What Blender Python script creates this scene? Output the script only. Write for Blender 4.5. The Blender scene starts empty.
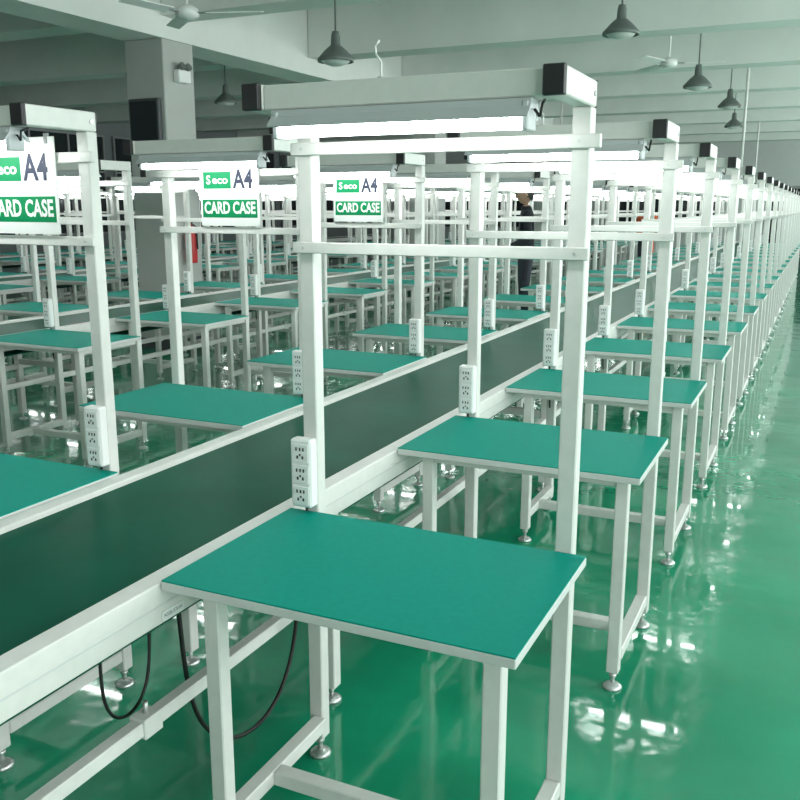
import bpy, bmesh, math, random
import numpy as np
from mathutils import Vector, Matrix, Euler
random.seed(4)
scene=bpy.context.scene
try:
    scene.view_settings.view_transform='Standard'
    scene.view_settings.look='None'
except Exception: pass

# ------------------------------------------------------------ materials
def mat(name,col,rough=.5,metal=0,emit=None,estr=0,noise=0,nscale=8,bump=0,bscale=20,coat=0,spec=.5,rvar=0):
    m=bpy.data.materials.new(name); m.use_nodes=True
    nt=m.node_tree; b=nt.nodes['Principled BSDF']
    b.inputs['Base Color'].default_value=(*col,1)
    b.inputs['Roughness'].default_value=rough
    b.inputs['Metallic'].default_value=metal
    b.inputs['Specular IOR Level'].default_value=spec
    b.inputs['Coat Weight'].default_value=coat
    if emit:
        b.inputs['Emission Color'].default_value=(*emit,1); b.inputs['Emission Strength'].default_value=estr
    tc=nt.nodes.new('ShaderNodeTexCoord')
    if noise:
        n=nt.nodes.new('ShaderNodeTexNoise'); n.inputs['Scale'].default_value=nscale; n.inputs['Detail'].default_value=5
        nt.links.new(tc.outputs['Object'],n.inputs['Vector'])
        r=nt.nodes.new('ShaderNodeValToRGB')
        r.color_ramp.elements[0].position=.3; r.color_ramp.elements[1].position=.7
        r.color_ramp.elements[0].color=(*[c*(1-noise) for c in col],1)
        r.color_ramp.elements[1].color=(*[min(1,c*(1+noise)) for c in col],1)
        nt.links.new(n.outputs['Fac'],r.inputs['Fac']); nt.links.new(r.outputs['Color'],b.inputs['Base Color'])
        if rvar:
            mr=nt.nodes.new('ShaderNodeMapRange'); mr.inputs['To Min'].default_value=max(0,rough-rvar); mr.inputs['To Max'].default_value=rough+rvar
            nt.links.new(n.outputs['Fac'],mr.inputs['Value']); nt.links.new(mr.outputs['Result'],b.inputs['Roughness'])
    if bump:
        n2=nt.nodes.new('ShaderNodeTexNoise'); n2.inputs['Scale'].default_value=bscale; n2.inputs['Detail'].default_value=3
        nt.links.new(tc.outputs['Object'],n2.inputs['Vector'])
        bp=nt.nodes.new('ShaderNodeBump'); bp.inputs['Strength'].default_value=bump; bp.inputs['Distance'].default_value=.02
        nt.links.new(n2.outputs['Fac'],bp.inputs['Height']); nt.links.new(bp.outputs['Normal'],b.inputs['Normal'])
    return m
M_FRAME=mat('powder_coat_warm_white',(.70,.69,.66),.42,noise=.03,nscale=30)
M_TOP=mat('green_antistatic_laminate',(.0,.275,.215),.55,noise=.04,nscale=60,spec=.06)
M_EDGE=mat('grey_edge_band',(.6,.61,.6),.5)
M_BLACK=mat('black_plastic',(.012,.012,.014),.4)
M_WHITE=mat('white_plastic',(.82,.82,.81),.4)
M_HOLE=mat('socket_slots',(.03,.03,.03),.6)
M_FOOT=mat('galvanised_foot',(.6,.61,.6),.3,metal=.7)
M_BELT=mat('dark_green_pvc_belt',(.003,.085,.052),.32,noise=.15,nscale=3,spec=.02)
M_TUBE=mat('led_tube_glow',(1,1,1),.5,emit=(.95,1,.98),estr=30)
M_HOUS=mat('lamp_housing',(.5,.52,.53),.4)
M_FLOOR=mat('green_epoxy_floor',(.012,.29,.155),.11,noise=.22,nscale=1.3,bump=.5,bscale=3.0,coat=.5,rvar=.06)
M_CEIL=mat('ceiling_paint',(.68,.69,.67),.85,noise=.05,nscale=1)
M_BEAM=mat('beam_paint',(.74,.75,.72),.8,noise=.05,nscale=1.5)
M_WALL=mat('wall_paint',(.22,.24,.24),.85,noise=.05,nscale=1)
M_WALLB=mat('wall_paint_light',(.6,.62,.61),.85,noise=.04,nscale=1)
M_COL=mat('column_paint',(.45,.46,.44),.8,noise=.05,nscale=2)
M_GLASS=mat('night_window_glass',(.02,.025,.028),.12)
M_ALU=mat('aluminium_frame',(.3,.31,.31),.4,metal=.4)
M_SIGNG=mat('sign_green',(.0,.20,.07),.5,spec=.2)
M_PAPER=mat('sign_paper',(.76,.77,.75),.5)
M_INK=mat('sign_ink',(.015,.02,.05),.6)
M_CABLE=mat('black_rubber_cable',(.01,.01,.01),.5)
M_LAMPM=mat('pendant_lamp_grey_enamel',(.13,.15,.14),.45)
M_LGLASS=mat('lamp_glass_frosted',(.6,.62,.6),.3)
M_RED=mat('red_enamel',(.5,.02,.02),.35)
M_SKIN=mat('skin',(.55,.33,.24),.5)
M_DARKCL=mat('dark_cloth',(.02,.022,.03),.85)
M_ORANGE=mat('orange_cloth',(.6,.1,.03),.85)
M_PANTS=mat('trouser_cloth',(.03,.035,.05),.85)
M_HAIR=mat('black_hair',(.01,.009,.008),.6)
M_PANEL=mat('grey_box',(.06,.065,.07),.4)

# ------------------------------------------------------------ mesh builder
class MB:
    def __init__(s): s.bm=bmesh.new(); s.mats=[]
    def mi(s,m):
        if m not in s.mats: s.mats.append(m)
        return s.mats.index(m)
    def box(s,x0,x1,y0,y1,z0,z1,m,bev=0,mx=None):
        r=bmesh.ops.create_cube(s.bm,size=1)
        vs=r['verts']; c=Vector(((x0+x1)/2,(y0+y1)/2,(z0+z1)/2)); d=(x1-x0,y1-y0,z1-z0)
        for v in vs: v.co=Vector((v.co.x*d[0],v.co.y*d[1],v.co.z*d[2]))+c
        fs=set(f for v in vs for f in v.link_faces)
        i=s.mi(m)
        for f in fs: f.material_index=i
        if bev:
            es=list(set(e for v in vs for e in v.link_edges))
            rr=bmesh.ops.bevel(s.bm,geom=es,offset=bev,segments=1,affect='EDGES',material=-1)
            vs=list(set(v for f in rr['faces'] for v in f.verts))
        if mx is not None:
            for v in vs: v.co=mx@v.co
        return vs
    def cyl(s,p0,p1,r0,r1,m,seg=12,smooth=True):
        p0=Vector(p0);p1=Vector(p1);d=p1-p0
        r=bmesh.ops.create_cone(s.bm,cap_ends=True,segments=seg,radius1=r0,radius2=r1,depth=d.length)
        q=d.to_track_quat('Z','Y').to_matrix().to_4x4(); q.translation=(p0+p1)/2
        i=s.mi(m)
        fs=set()
        for v in r['verts']:
            v.co=q@v.co; fs|=set(v.link_faces)
        for f in fs: f.material_index=i; f.smooth=smooth and len(f.verts)==4
    def prism(s,pts,x0,x1,m):
        a=[s.bm.verts.new((x0,y,z)) for y,z in pts]; b=[s.bm.verts.new((x1,y,z)) for y,z in pts]
        i=s.mi(m); n=len(pts); fs=[s.bm.faces.new(a),s.bm.faces.new(b[::-1])]
        for k in range(n): fs.append(s.bm.faces.new((a[k],b[k],b[(k+1)%n],a[(k+1)%n])))
        for f in fs: f.material_index=i
        bmesh.ops.recalc_face_normals(s.bm,faces=fs)
    def tube(s,pts,r,m,seg=8):
        for a,b in zip(pts[:-1],pts[1:]): s.cyl(a,b,r,r,m,seg)
    def lathe(s,prof,c,m,seg=24):
        i=s.mi(m); rings=[]
        for r,z in prof:
            rings.append([s.bm.verts.new((c[0]+r*math.cos(2*math.pi*k/seg),c[1]+r*math.sin(2*math.pi*k/seg),c[2]+z)) for k in range(seg)])
        for a,b in zip(rings[:-1],rings[1:]):
            for k in range(seg):
                f=s.bm.faces.new((a[k],a[(k+1)%seg],b[(k+1)%seg],b[k])); f.material_index=i; f.smooth=True
    def text(s,t,size,mx,m,align='CENTER',bold=0,fit=None):
        cu=bpy.data.curves.new('t','FONT'); cu.body=t; cu.size=size; cu.align_x=align; cu.align_y='CENTER'; cu.offset=bold; cu.resolution_u=3
        ob=bpy.data.objects.new('t',cu); scene.collection.objects.link(ob)
        dg=bpy.context.evaluated_depsgraph_get(); dg.update()
        me=bpy.data.meshes.new_from_object(ob.evaluated_get(dg))
        k=1
        if fit:
            xs=[v.co.x for v in me.vertices]; k=fit/(max(xs)-min(xs))
        i=s.mi(m); vs=[s.bm.verts.new(mx@Vector((v.co.x*k,v.co.y,v.co.z))) for v in me.vertices]
        for p in me.polygons:
            try:
                f=s.bm.faces.new([vs[k] for k in p.vertices]); f.material_index=i
            except ValueError: pass
        bpy.data.objects.remove(ob); bpy.data.curves.remove(cu); bpy.data.meshes.remove(me)
    def mesh(s,name):
        me=bpy.data.meshes.new(name); s.bm.to_mesh(me); s.bm.free()
        for m in s.mats: me.materials.append(m)
        return me
def obj(name,me,loc=(0,0,0),rot=(0,0,0),parent=None):
    o=bpy.data.objects.new(name,me); scene.collection.objects.link(o)
    o.location=loc; o.rotation_euler=rot
    if parent: o.parent=parent
    return o

# ------------------------------------------------------------ calibrated constants
W,D,S=.815,.538,1.2
XL1,XR1=.064,.758       # post centres in bench coordinates
PY=.563; PW=.021        # post centre y, half width
H=1.82; T=.75
LOFF=-.66-W             # x offset of left-row benches from right-row ones
LY=.037
FOOTP=[(.0005,.0),(.030,.0),(.032,.006),(.024,.014),(.012,.02),(.0005,.021)]

def bench_mesh(strip_side):
    b=MB(); bv=.003
    b.box(0,W,0,D,T-.024,T-.003,M_EDGE,.002)
    b.box(.0015,W-.0015,.0015,D-.0015,T-.0035,T,M_TOP,0)
    fl=[.092,W-.062]; lw=.020
    for x in fl:
        b.box(x-lw,x+lw,.07-lw,.07+lw,.06,T-.024,M_FRAME,bv)
    for x in (XL1,XR1):
        b.box(x-PW,x+PW,PY-PW,PY+PW,.06,H-.056,M_FRAME,bv)
        b.box(x-PW,x+PW,PY-.245,PY+PW,H-.055,H,M_FRAME,bv)
        b.box(x-PW-.001,x+PW+.001,PY-.252,PY-.2445,H-.056,H+.001,M_BLACK,.002)
        b.box(x-PW-.0015,x+PW+.0015,PY-.247,PY-.236,H-.0565,H+.0015,M_BLACK,.002)
        b.box(x-PW-.001,x+PW+.001,PY+PW-.004,PY+PW+.003,H-.056,H+.001,M_BLACK,.002)
    for x,x2 in ((fl[0],XL1),(fl[1],XR1)):
        xx=(x+x2)/2
        b.box(xx-.012,xx+.012,.09,PY-PW,T-.055,T-.024,M_FRAME,bv)
        b.box(xx-.02,xx+.02,.09,PY-PW,.095,.135,M_FRAME,bv)
    b.box(fl[0]+lw,fl[1]-lw,.058,.082,T-.055,T-.024,M_FRAME,bv)
    b.box(fl[0]+.005,fl[1]-.01,.27,.31,.095,.135,M_FRAME,bv)
    b.box(XL1+PW,XR1-PW,PY-.228,PY-.188,H-.055,H-.001,M_FRAME,bv)
    for z,h,e in ((1.692,.030,.035),(1.452,.028,.02)):
        b.box(XL1-PW-.010,XR1+PW+e-.01,PY-PW-.016,PY-PW,z-h/2,z+h/2,M_FRAME,.002)
        for x in (XL1,XR1):
            b.cyl((x,PY-PW-.018,z),(x,PY-PW-.015,z),.004,.004,M_FOOT,8)
    for x in (XL1,XR1):
        b.cyl((x+PW,PY,H-.028),(x+PW+.003,PY,H-.028),.006,.006,M_FOOT,8)
    for x,y in [(fl[0],.07),(fl[1],.07),(XL1,PY),(XR1,PY)]:
        b.cyl((x,y,.012),(x,y,.062),.007,.007,M_FOOT,8)
        b.cyl((x,y,.040),(x,y,.052),.013,.013,M_FOOT,6)
        b.lathe(FOOTP,(x,y,0),M_FOOT,16)
    sx=(XL1-.010) if strip_side=='L' else (XR1-.006)
    yf=PY-PW-.036
    b.box(sx-.031,sx+.031,yf,PY-PW,T+.018,T+.205,M_WHITE,.005)
    for k in range(3):
        zc=T+.052+k*.058
        b.box(sx-.024,sx+.024,yf-.002,yf+.001,zc-.025,zc+.025,M_WHITE,.001)
        for dx,dz,w,h in ((-.011,.011,.003,.009),(.0,.011,.003,.009),(.010,.011,.003,.009),(-.008,-.011,.004,.008),(.008,-.011,.004,.008),(0,-.004,.004,.005)):
            b.box(sx+dx-w/2-.0005,sx+dx+w/2+.0005,yf-.003,yf,zc+dz-h/2,zc+dz+h/2,M_HOLE)
    b.tube([(sx,PY-PW-.008,T+.02),(sx,PY-PW-.008,T-.05),(sx+.01,PY-PW-.012,T-.2)],.004,M_BLACK,6)
    return b.mesh('workbench')
def lamp_mesh():
    b=MB(); L=XR1-XL1-2*PW-.05
    b.prism([(-.022,0),(.022,0),(.026,-.014),(.046,-.036),(.043,-.038),(.02,-.020),(-.02,-.020),(-.043,-.038),(-.046,-.036),(-.026,-.014)],.0,L,M_HOUS)
    b.cyl((.018,0,-.044),(L-.018,0,-.044),.0145,.0145,M_TUBE,8)
    for x in (.004,L-.018):
        b.box(x,x+.014,-.028,.028,-.062,-.004,M_HOUS,.003)
    b.box(-.012,.003,-.02,.02,-.05,-.012,M_BLACK,.003)
    b.tube([(L,0,-.02),(L+.012,0,-.035),(L+.016,.0,-.01),(L+.012,.03,.0)],.003,M_CABLE,6)
    return b.mesh('led_batten_light')
ME_R=bench_mesh('L'); ME_L=bench_mesh('R'); ME_LAMP=lamp_mesh()
def bench(x,y,me):
    obj('workbench',me,(x,y,0))
    obj('led_batten_light',ME_LAMP,(x+XL1+PW+.022,y+PY-.208,H-.0565))
shift={0:0,1:.02,2:-.02}
def conveyor_mesh(y0,y1):
    b=MB(); x0,x1=-.655,-.003
    for a,c in ((x1-.055,x1),(x0,x0+.055)):
        b.box(a,c,y0,y1,T-.105,T-.008,M_FRAME,.003)
    b.box(x1-.0005,x1+.0008,y0,y1,T-.062,T-.057,M_EDGE)
    b.box(x0-.0008,x0+.0005,y0,y1,T-.062,T-.057,M_EDGE)
    b.box(x0+.055,x1-.055,y0,y1,T-.034,T-.024,M_BELT)
    b.box(x0+.06,x1-.06,y0+.02,y1-.02,T-.15,T-.144,M_BELT)
    y=.83-2.4*math.floor((.83-y0)/2.4)
    while y<y1:
        for x in (x1-.045,x0+.045):
            b.box(x-.022,x+.022,y-.022,y+.022,.05,T-.105,M_FRAME,.003)
            b.cyl((x,y,.01),(x,y,.052),.007,.007,M_FOOT,8)
            b.lathe(FOOTP,(x,y,0),M_FOOT,16)
        b.box(x0+.067,x1-.067,y-.018,y+.018,.42,.46,M_FRAME,.003)
        b.cyl((x0+.055,y,T-.125),(x1-.055,y,T-.125),.018,.018,M_FOOT,12)
        y+=2.4
    for x in (x1-.045,x0+.045):
        b.box(x-.017,x+.017,y0,y1,.385,.42,M_FRAME,.003)
        yy=y0+.18
        while yy<y1:
            b.box(x-.024,x+.024,yy-.03,yy+.03,.378,.427,M_FRAME,.003)
            b.cyl((x,yy,.42),(x,yy,.455),.006,.006,M_FOOT,6); yy+=1.2
    return b.mesh('assembly_conveyor')
Y0,Y1=-6.2,22.5
ME_CONV=conveyor_mesh(Y0,Y1)
PITCH=-3.42
for line in range(0,4):
    ox=line*PITCH
    obj('assembly_conveyor',ME_CONV,(ox,0,0))
    for k in range(-4 if line==0 else -1,18 if line<3 else 15):
        dy=shift.get(k,0) if line==0 else 0
        if not(line==0 and k in(-1,-2)): bench(ox,k*S+dy,ME_R)
        bench(ox+LOFF,k*S+LY+(0.02 if line==0 else 0),ME_L)
# rating label stuck to the outer side of the nearest rail
b=MB(); b.box(0,.0015,0,.075,0,.024,M_PAPER)
b.text('MODEL 0.75 kW',.012,Matrix.Translation((.002,.037,.012))@Matrix.Rotation(math.pi/2,4,'Z')@Matrix.Rotation(math.pi/2,4,'X'),M_INK,fit=.062)
obj('rail_label',b.mesh('rail_label'),(-.002,.0,T-.10))
# wire hooks on top of the nearest lamp beams
b=MB(); b.tube([(0,0,0),(0,0,.035),(-.012,0,.05),(-.014,0,.068),(-.004,0,.078)],.0025,M_WHITE,8); b.cyl((0,0,0),(0,0,.004),.009,.009,M_FOOT,10)
hk=b.mesh('wire_hook')
for k in (0,1,2): obj('wire_hook',hk,(.37,k*S+shift[k]+PY-.208,H-.0015))

# ------------------------------------------------------------ signs on the left row
def sign_mesh():
    b=MB(); w,h=.30,.28
    b.box(0,w,-.002,.002,0,h,M_PAPER)
    R=lambda x,z,y=-.0035:Matrix.Translation((x,y,z))@Matrix.Rotation(math.pi/2,4,'X')
    b.box(.010,w-.010,-.0030,-.002,.035,.11,M_SIGNG)
    b.text('CARD CASE',.068,R(w/2,.073),M_PAPER,bold=.002,fit=.262)
    b.text('A4',.105,R(.222,.19),M_INK,bold=.003,fit=.1)
    b.box(.018,.16,-.0030,-.002,.155,.225,M_SIGNG)
    b.text('S',.05,R(.045,.19),M_PAPER,bold=.001); b.text('eco',.045,R(.105,.19),M_PAPER,bold=.001,fit=.08)
    for x in (.03,w-.03):
        b.box(x-.006,x+.006,-.004,.006,h-.02,h+.01,M_ALU)
    return b.mesh('hanging_card_sign')
ME_SIGN=sign_mesh()
for k,dx in ((0,.045),(1,-.055),(2,-.07)):
    o=obj('hanging_card_sign',ME_SIGN,(LOFF+.33+dx,k*S+LY+PY-PW-.004,1.472))

# ------------------------------------------------------------ room shell
XW0,XW1,YW0,YW1,ZC=-14.5,6,-7.5,30,4.15
def plain(name,args,m,bev=0):
    b=MB(); b.box(*args,m,bev); return obj(name,b.mesh(name))
plain('floor',(XW0,XW1,YW0,YW1,-.1,0),M_FLOOR)
plain('ceiling',(XW0,XW1,YW0,YW1,ZC,ZC+.1),M_CEIL)
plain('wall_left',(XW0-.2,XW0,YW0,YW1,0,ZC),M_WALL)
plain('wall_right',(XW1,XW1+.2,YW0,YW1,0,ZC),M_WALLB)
plain('wall_back',(XW0,XW1,YW1,YW1+.2,0,ZC),M_WALLB)
plain('wall_front',(XW0,XW1,YW0-.2,YW0,0,ZC),M_WALLB)
def window_mesh(w,h,glass):
    b=MB(); b.box(0,w,-.03,-.012,0,h,glass)
    f=.05
    b.box(0,w,-.06,-.002,0,f,M_ALU);b.box(0,w,-.06,-.002,h-f,h,M_ALU)
    for x in np.linspace(0,w-f,4): b.box(x,x+f,-.06,-.002,f,h-f,M_ALU)
    b.box(0,w,-.055,-.005,h*.62,h*.62+.04,M_ALU)
    return b.mesh('window')
ME_WIN=window_mesh(3.4,2.3,M_GLASS)
M_FILLGLOW=mat('added_fill_glow_pane',(.8,.85,.85),.2,emit=(.9,1,1),estr=1.0)  # glowing pane for the made-up fill windows
ME_FILLWIN=window_mesh(3.0,1.9,M_FILLGLOW)
n=1
for k in range(8):
    obj('window_%d'%n,ME_WIN,(XW0+.01,1+k*3.7,.9),(0,0,math.pi/2)); n+=1
for k in range(3):
    obj('window_%d'%n,ME_WIN,(-12.8+k*3.7,YW1-.01,0.8)); n+=1
for k in range(9):  # unseen windows added on the right wall to brighten ceiling and floor
    y=-6+k*3.9
    o=obj('window_%d'%n,ME_FILLWIN,(XW1-.01,y+3.0,1.1),(0,0,-math.pi/2)); n+=1
    l=bpy.data.lights.new('added_fill_light','AREA'); l.shape='RECTANGLE'; l.size=3; l.size_y=1.8; l.energy=140; l.color=(.94,1,.99)  # added fill lamp at each made-up window, out of view
    lo=bpy.data.objects.new('added_fill_light',l); scene.collection.objects.link(lo)
    lo.parent=o; lo.location=(1.5,-.1,.95); lo.rotation_euler=(-math.pi/2,0,0)
b=MB(); b.box(0,1.9,-.05,0,0,2.2,M_ALU); b.box(.07,.93,-.07,-.03,.02,2.12,M_GLASS);b.box(.97,1.83,-.07,-.03,.02,2.12,M_GLASS)
obj('door_1',b.mesh('door'),(-.6,YW1-.005,0))
CX=-5.56; BZ=3.24
b=MB()
b.box(CX,CX+.5,YW0+.01,YW1-.01,BZ,ZC,M_BEAM)
obj('ceiling_beam',b.mesh('ceiling_beam'))
for y in (-4.5,-.9,2.7,6.3,9.2,12.1,15,18,21,24.2,27.4):
    b=MB(); b.box(CX+.51,XW1-.01,y,y+.4,3.45,ZC,M_BEAM); b.box(XW0+.01,CX-.01,y,y+.4,3.45,ZC,M_BEAM)
    obj('ceiling_beam',b.mesh('ceiling_beam'))
for y in (-.9,6.3,13.5,20.7,27.4):
    b=MB(); b.box(CX,CX+.5,y,y+.5,0,BZ,M_COL,.01)
    b.box(CX-.015,CX+.515,y-.015,y+.515,0,.12,M_PANEL)
    obj('concrete_column',b.mesh('concrete_column'))
b=MB(); b.box(CX+.06,CX+.46,6.24,6.3,2.2,2.65,M_PANEL,.01); b.box(CX+.09,CX+.43,6.23,6.245,2.23,2.62,M_GLASS); obj('wall_mounted_screen',b.mesh('wall_mounted_screen'))
b=MB(); b.box(0,.08,.15,.35,2.82,2.95,M_WHITE,.01); b.cyl((.1,.2,2.99),(.04,.2,2.96),.04,.03,M_LAMPM);b.cyl((.1,.3,2.99),(.04,.3,2.96),.04,.03,M_LAMPM)
obj('emergency_light',b.mesh('emergency_light'),(CX+.5,6.3,0))
b=MB(); b.lathe([(.001,0),(.06,0),(.065,.02),(.065,.32),(.045,.38),(.02,.41),(.02,.43),(.001,.43)],(0,0,0),M_RED)
b.box(-.012,.012,-.05,.03,.43,.46,M_BLACK); b.tube([(.02,0,.42),(.08,0,.38),(.085,0,.15)],.01,M_BLACK); b.box(-.09,-.06,-.03,.03,.15,.3,M_ALU)
obj('fire_extinguisher',b.mesh('fire_extinguisher'),(CX+.59,6.5,.95))

# ------------------------------------------------------------ ceiling fittings
def pendant_mesh(drop):
    b=MB(); q=.86
    b.cyl((0,0,.24),(0,0,drop),.008,.008,M_LAMPM,8)
    b.cyl((0,0,drop-.04),(0,0,drop),.05,.05,M_LAMPM,12)
    b.lathe([(r*q,z*q) for r,z in [(.001,.29),(.035,.29),(.045,.25),(.05,.16),(.075,.14),(.11,.11),(.17,.045),(.185,.03),(.185,.0),(.17,.0),(.16,.03),(.06,.11),(.001,.12)]],(0,0,0),M_LAMPM,28)
    b.lathe([(r*q,z*q) for r,z in [(.001,-.04),(.06,-.035),(.12,-.015),(.155,.02),(.16,.03)]],(0,0,0),M_LGLASS,28)
    return b.mesh('pendant_lamp')
def cam_basis():
    yaw,pit,rol=.4378,.2138,.0012
    F=Vector((-math.sin(yaw)*math.cos(pit),math.cos(yaw)*math.cos(pit),-math.sin(pit)))
    R=Vector((math.cos(yaw),math.sin(yaw),0)); U=R.cross(F)
    c,s=math.cos(rol),math.sin(rol)
    return F,c*R+s*U,-s*R+c*U
F,R,U=cam_basis(); CP=Vector((1.253,-1.4351,1.554)); FPX=891.35
pl=[(-2.73,5.75,2.78),(-.52,6.9,3.02),(-.2,9.6,2.87),(-6.45,9.3,2.95),(-.15,12.7,2.95),(-.4,16.2,2.95)]
for x,y,z in pl: obj('pendant_lamp',pendant_mesh(ZC-z),(x,y,z))
def fan_mesh(drop,rot):
    b=MB()
    b.cyl((0,0,.06),(0,0,drop),.012,.012,M_WHITE,8); b.lathe([(.001,.0),(.06,.005),(.1,.03),(.1,.08),(.05,.11),(.001,.12)],(0,0,0),M_WHITE)
    b.cyl((0,0,drop-.07),(0,0,drop),.05,.03,M_WHITE,12)
    for k in range(3):
        a=rot+k*2*math.pi/3
        mx=Matrix.Rotation(a,4,'Z')@Matrix.Rotation(.18,4,'X')
        b.box(.09,.2,-.02,.02,.045,.052,M_ALU,0,Matrix.Rotation(a,4,'Z'))
        b.box(.18,.65,-.06,.06,.045,.053,M_WHITE,0,mx)
    return b.mesh('ceiling_fan')
obj('ceiling_fan',fan_mesh(1.05,.35),(-3.8,5.1,3.1))
obj('ceiling_fan',fan_mesh(.93,.2),(-.66,10.4,3.22))
b=MB(); b.cyl((0,0,0),(0,0,2.3),.02,.02,M_FRAME,8); b.box(-.04,.04,-.02,.02,-.01,.06,M_WHITE)
me=b.mesh('drop_conduit')
for x,y in ((.08,12.6),(-.33,21.3),(-3.75,16.9)): obj('drop_conduit',me,(x,y,1.85))

def cable(name,pts,r=.005):
    cu=bpy.data.curves.new(name,'CURVE'); cu.dimensions='3D'; cu.bevel_depth=r; cu.bevel_resolution=2
    sp=cu.splines.new('NURBS'); sp.points.add(len(pts)-1); sp.use_endpoint_u=True; sp.order_u=4
    for i,p in enumerate(pts): sp.points[i].co=(*p,1)
    cu.materials.append(M_CABLE)
    o=bpy.data.objects.new(name,cu); scene.collection.objects.link(o); return o
cable('hanging_power_cable',[(-.1,y,z) for y,z in ((.17,.64),(.18,.45),(.2,.3),(.28,.17),(.42,.085),(.57,.09),(.69,.2),(.73,.38),(.74,.64))],.006)
cable('hanging_power_cable',[(-.13,y,z) for y,z in ((-.06,.64),(-.07,.5),(-.06,.42),(0,.37),(.08,.4),(.1,.5),(.1,.64))],.004)

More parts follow.
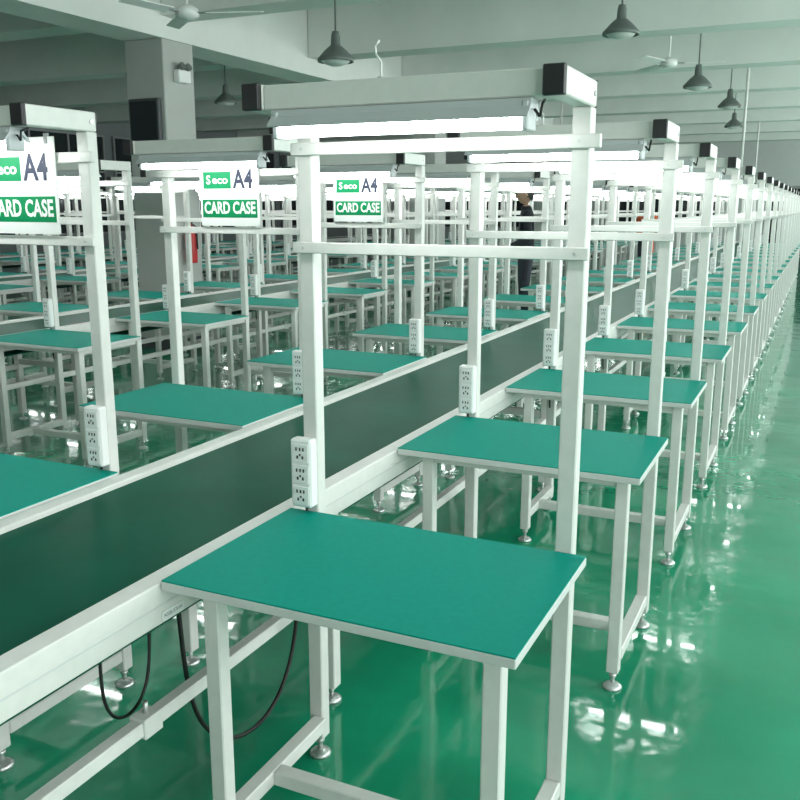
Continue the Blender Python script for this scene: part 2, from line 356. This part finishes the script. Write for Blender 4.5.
# ------------------------------------------------------------ people
def person(loc,rz,jacket,sc=1.0,lean=0):
    root=bpy.data.objects.new('person_standing',None); scene.collection.objects.link(root)
    V=[];E=[];Rd=[]
    def add(p,r,par=None):
        V.append(p);Rd.append(r)
        if par is not None: E.append((par,len(V)-1))
        return len(V)-1
    pel=add((0,0,.95),(.155,.115))
    w=add((0,0,1.1),(.145,.105),pel); ch=add((0,.0,1.3),(.17,.115),w); nb=add((0,-.0,1.44),(.10,.08),ch); nk=add((0,-.02,1.53),(.052,.055),nb)
    hd=[]
    for sx in (-1,1):
        hp=add((sx*.09,0,.88),(.095,.1),pel); th=add((sx*.1,-.01,.68),(.08,.085),hp); kn=add((sx*.1,-.015,.48),(.058,.062),th)
        cf=add((sx*.105,.015,.32),(.055,.06),kn); an=add((sx*.105,.02,.09),(.04,.045),cf); to=add((sx*.12,-.12,.045),(.04,.035),an)
        sh=add((sx*.17,0,1.40),(.062,.065),ch); ua=add((sx*.215,.01,1.25),(.05,.052),sh); el=add((sx*.235,.02,1.11),(.043,.045),ua)
        fa=add((sx*.22,-.1,1.05),(.038,.04),el); wr=add((sx*.19,-.22,1.02),(.026,.026),fa); pm=add((sx*.185,-.28,1.0),(.036,.018),wr)
        hd.append((sx,pm))
    me=bpy.data.meshes.new('b'); me.from_pydata(V,E,[]); o=bpy.data.objects.new('b',me); scene.collection.objects.link(o)
    m=o.modifiers.new('s','SKIN')
    for i,r in enumerate(Rd):
        me.skin_vertices[0].data[i].radius=r
    me.skin_vertices[0].data[0].use_root=True
    m2=o.modifiers.new('u','SUBSURF'); m2.levels=2; m2.render_levels=2
    dg=bpy.context.evaluated_depsgraph_get(); dg.update()
    bm_=bpy.data.meshes.new_from_object(o.evaluated_get(dg)); bpy.data.objects.remove(o)
    for mt in (jacket,M_PANTS,M_SKIN,M_BLACK): bm_.materials.append(mt)
    for p in bm_.polygons:
        p.use_smooth=True; c=p.center
        p.material_index= 3 if c.z<.1 else 1 if c.z<.92 and not(abs(c.x)>.17) else 2 if (c.z>1.5 or c.y<-.215 and c.z>.9) else 0
    obj('body',bm_,parent=root)
    for sx,pm in hd:
        bx=V[pm]
        for k,(ln,off) in enumerate(((.065,-.024),(.075,-.008),(.07,.008),(.055,.022))):
            b=MB(); p0=Vector((bx[0]+sx*off,bx[1]-.02,bx[2])); p1=p0+Vector((0,-ln*.55,-.01)); p2=p1+Vector((0,-ln*.3,-.03))
            b.cyl(p0,p1,.009,.008,M_SKIN,8); b.cyl(p1,p2,.008,.006,M_SKIN,8); obj('finger_%d'%k,b.mesh('finger'),parent=root)
        b=MB(); p0=Vector((bx[0]-sx*.025,bx[1]+.02,bx[2])); p1=p0+Vector((-sx*.025,-.03,-.008)); b.cyl(p0,p1,.011,.008,M_SKIN,8); b.cyl(p1,p1+Vector((-sx*.005,-.025,-.01)),.008,.006,M_SKIN,8); obj('thumb',b.mesh('thumb'),parent=root)
    bm=bmesh.new(); bmesh.ops.create_uvsphere(bm,u_segments=28,v_segments=20,radius=1)
    for v in bm.verts:
        x,y,z=v.co; k=1-.28*max(0,-z)**1.3
        v.co=Vector((x*.078*k,y*.098*(1-.12*max(0,-z)),z*.118))
        if y<-.8 and abs(x)<.18 and -.35<z<.1: v.co.y-=.018*(1-abs(x)/.18)
        if y<-.6 and abs(abs(x)-.4)<.16 and .0<z<.22: v.co.y+=.008
        if y<-.7 and z<-.75: v.co.y-=.008
    for f in bm.faces: f.smooth=True
    me=bpy.data.meshes.new('head'); bm.to_mesh(me); bm.free(); me.materials.append(M_SKIN); obj('head',me,(0,-.03,1.64),parent=root)
    bm=bmesh.new(); bmesh.ops.create_uvsphere(bm,u_segments=28,v_segments=20,radius=1)
    bmesh.ops.delete(bm,geom=[v for v in bm.verts if v.co.z< .28-.9*(v.co.y+.5) ],context='VERTS')
    for v in bm.verts: v.co=Vector((v.co.x*.086,v.co.y*.107,v.co.z*.127))
    for f in bm.faces: f.smooth=True
    me=bpy.data.meshes.new('hair'); bm.to_mesh(me); bm.free(); me.materials.append(M_HAIR); obj('hair',me,(0,-.025,1.642),parent=root)
    b=MB()
    for sx in (-1,1):
        b.cyl((sx*.03,-.118,1.655),(sx*.03,-.108,1.655),.009,.012,M_WHITE,10); b.cyl((sx*.03,-.121,1.655),(sx*.03,-.116,1.655),.005,.005,M_BLACK,8)
        b.cyl((sx*.079,-.02,1.64),(sx*.088,-.012,1.645),.026,.03,M_SKIN,12)
    b.box(-.022,.022,-.118,-.108,1.578,1.586,M_RED)
    obj('face_details',b.mesh('face_details'),parent=root)
    root.location=loc; root.rotation_euler=(0,0,rz); root.scale=(sc,)*3
    return root
person((-2.08,9.35,0),math.radians(-70),M_DARKCL,1.04)
person((-2.05,17.5,0),math.radians(160),M_ORANGE,.98)

w=bpy.data.worlds.new('world'); scene.world=w; w.use_nodes=True
w.node_tree.nodes['Background'].inputs[0].default_value=(.02,.025,.03,1)

# ------------------------------------------------------------ camera
cam=bpy.data.cameras.new('camera'); co=bpy.data.objects.new('camera',cam); scene.collection.objects.link(co)
cam.sensor_width=36; cam.lens=FPX*36/800; cam.clip_start=.05; cam.clip_end=200
m=Matrix((R,U,-F)).transposed().to_4x4(); m.translation=CP
co.matrix_world=m
scene.camera=co
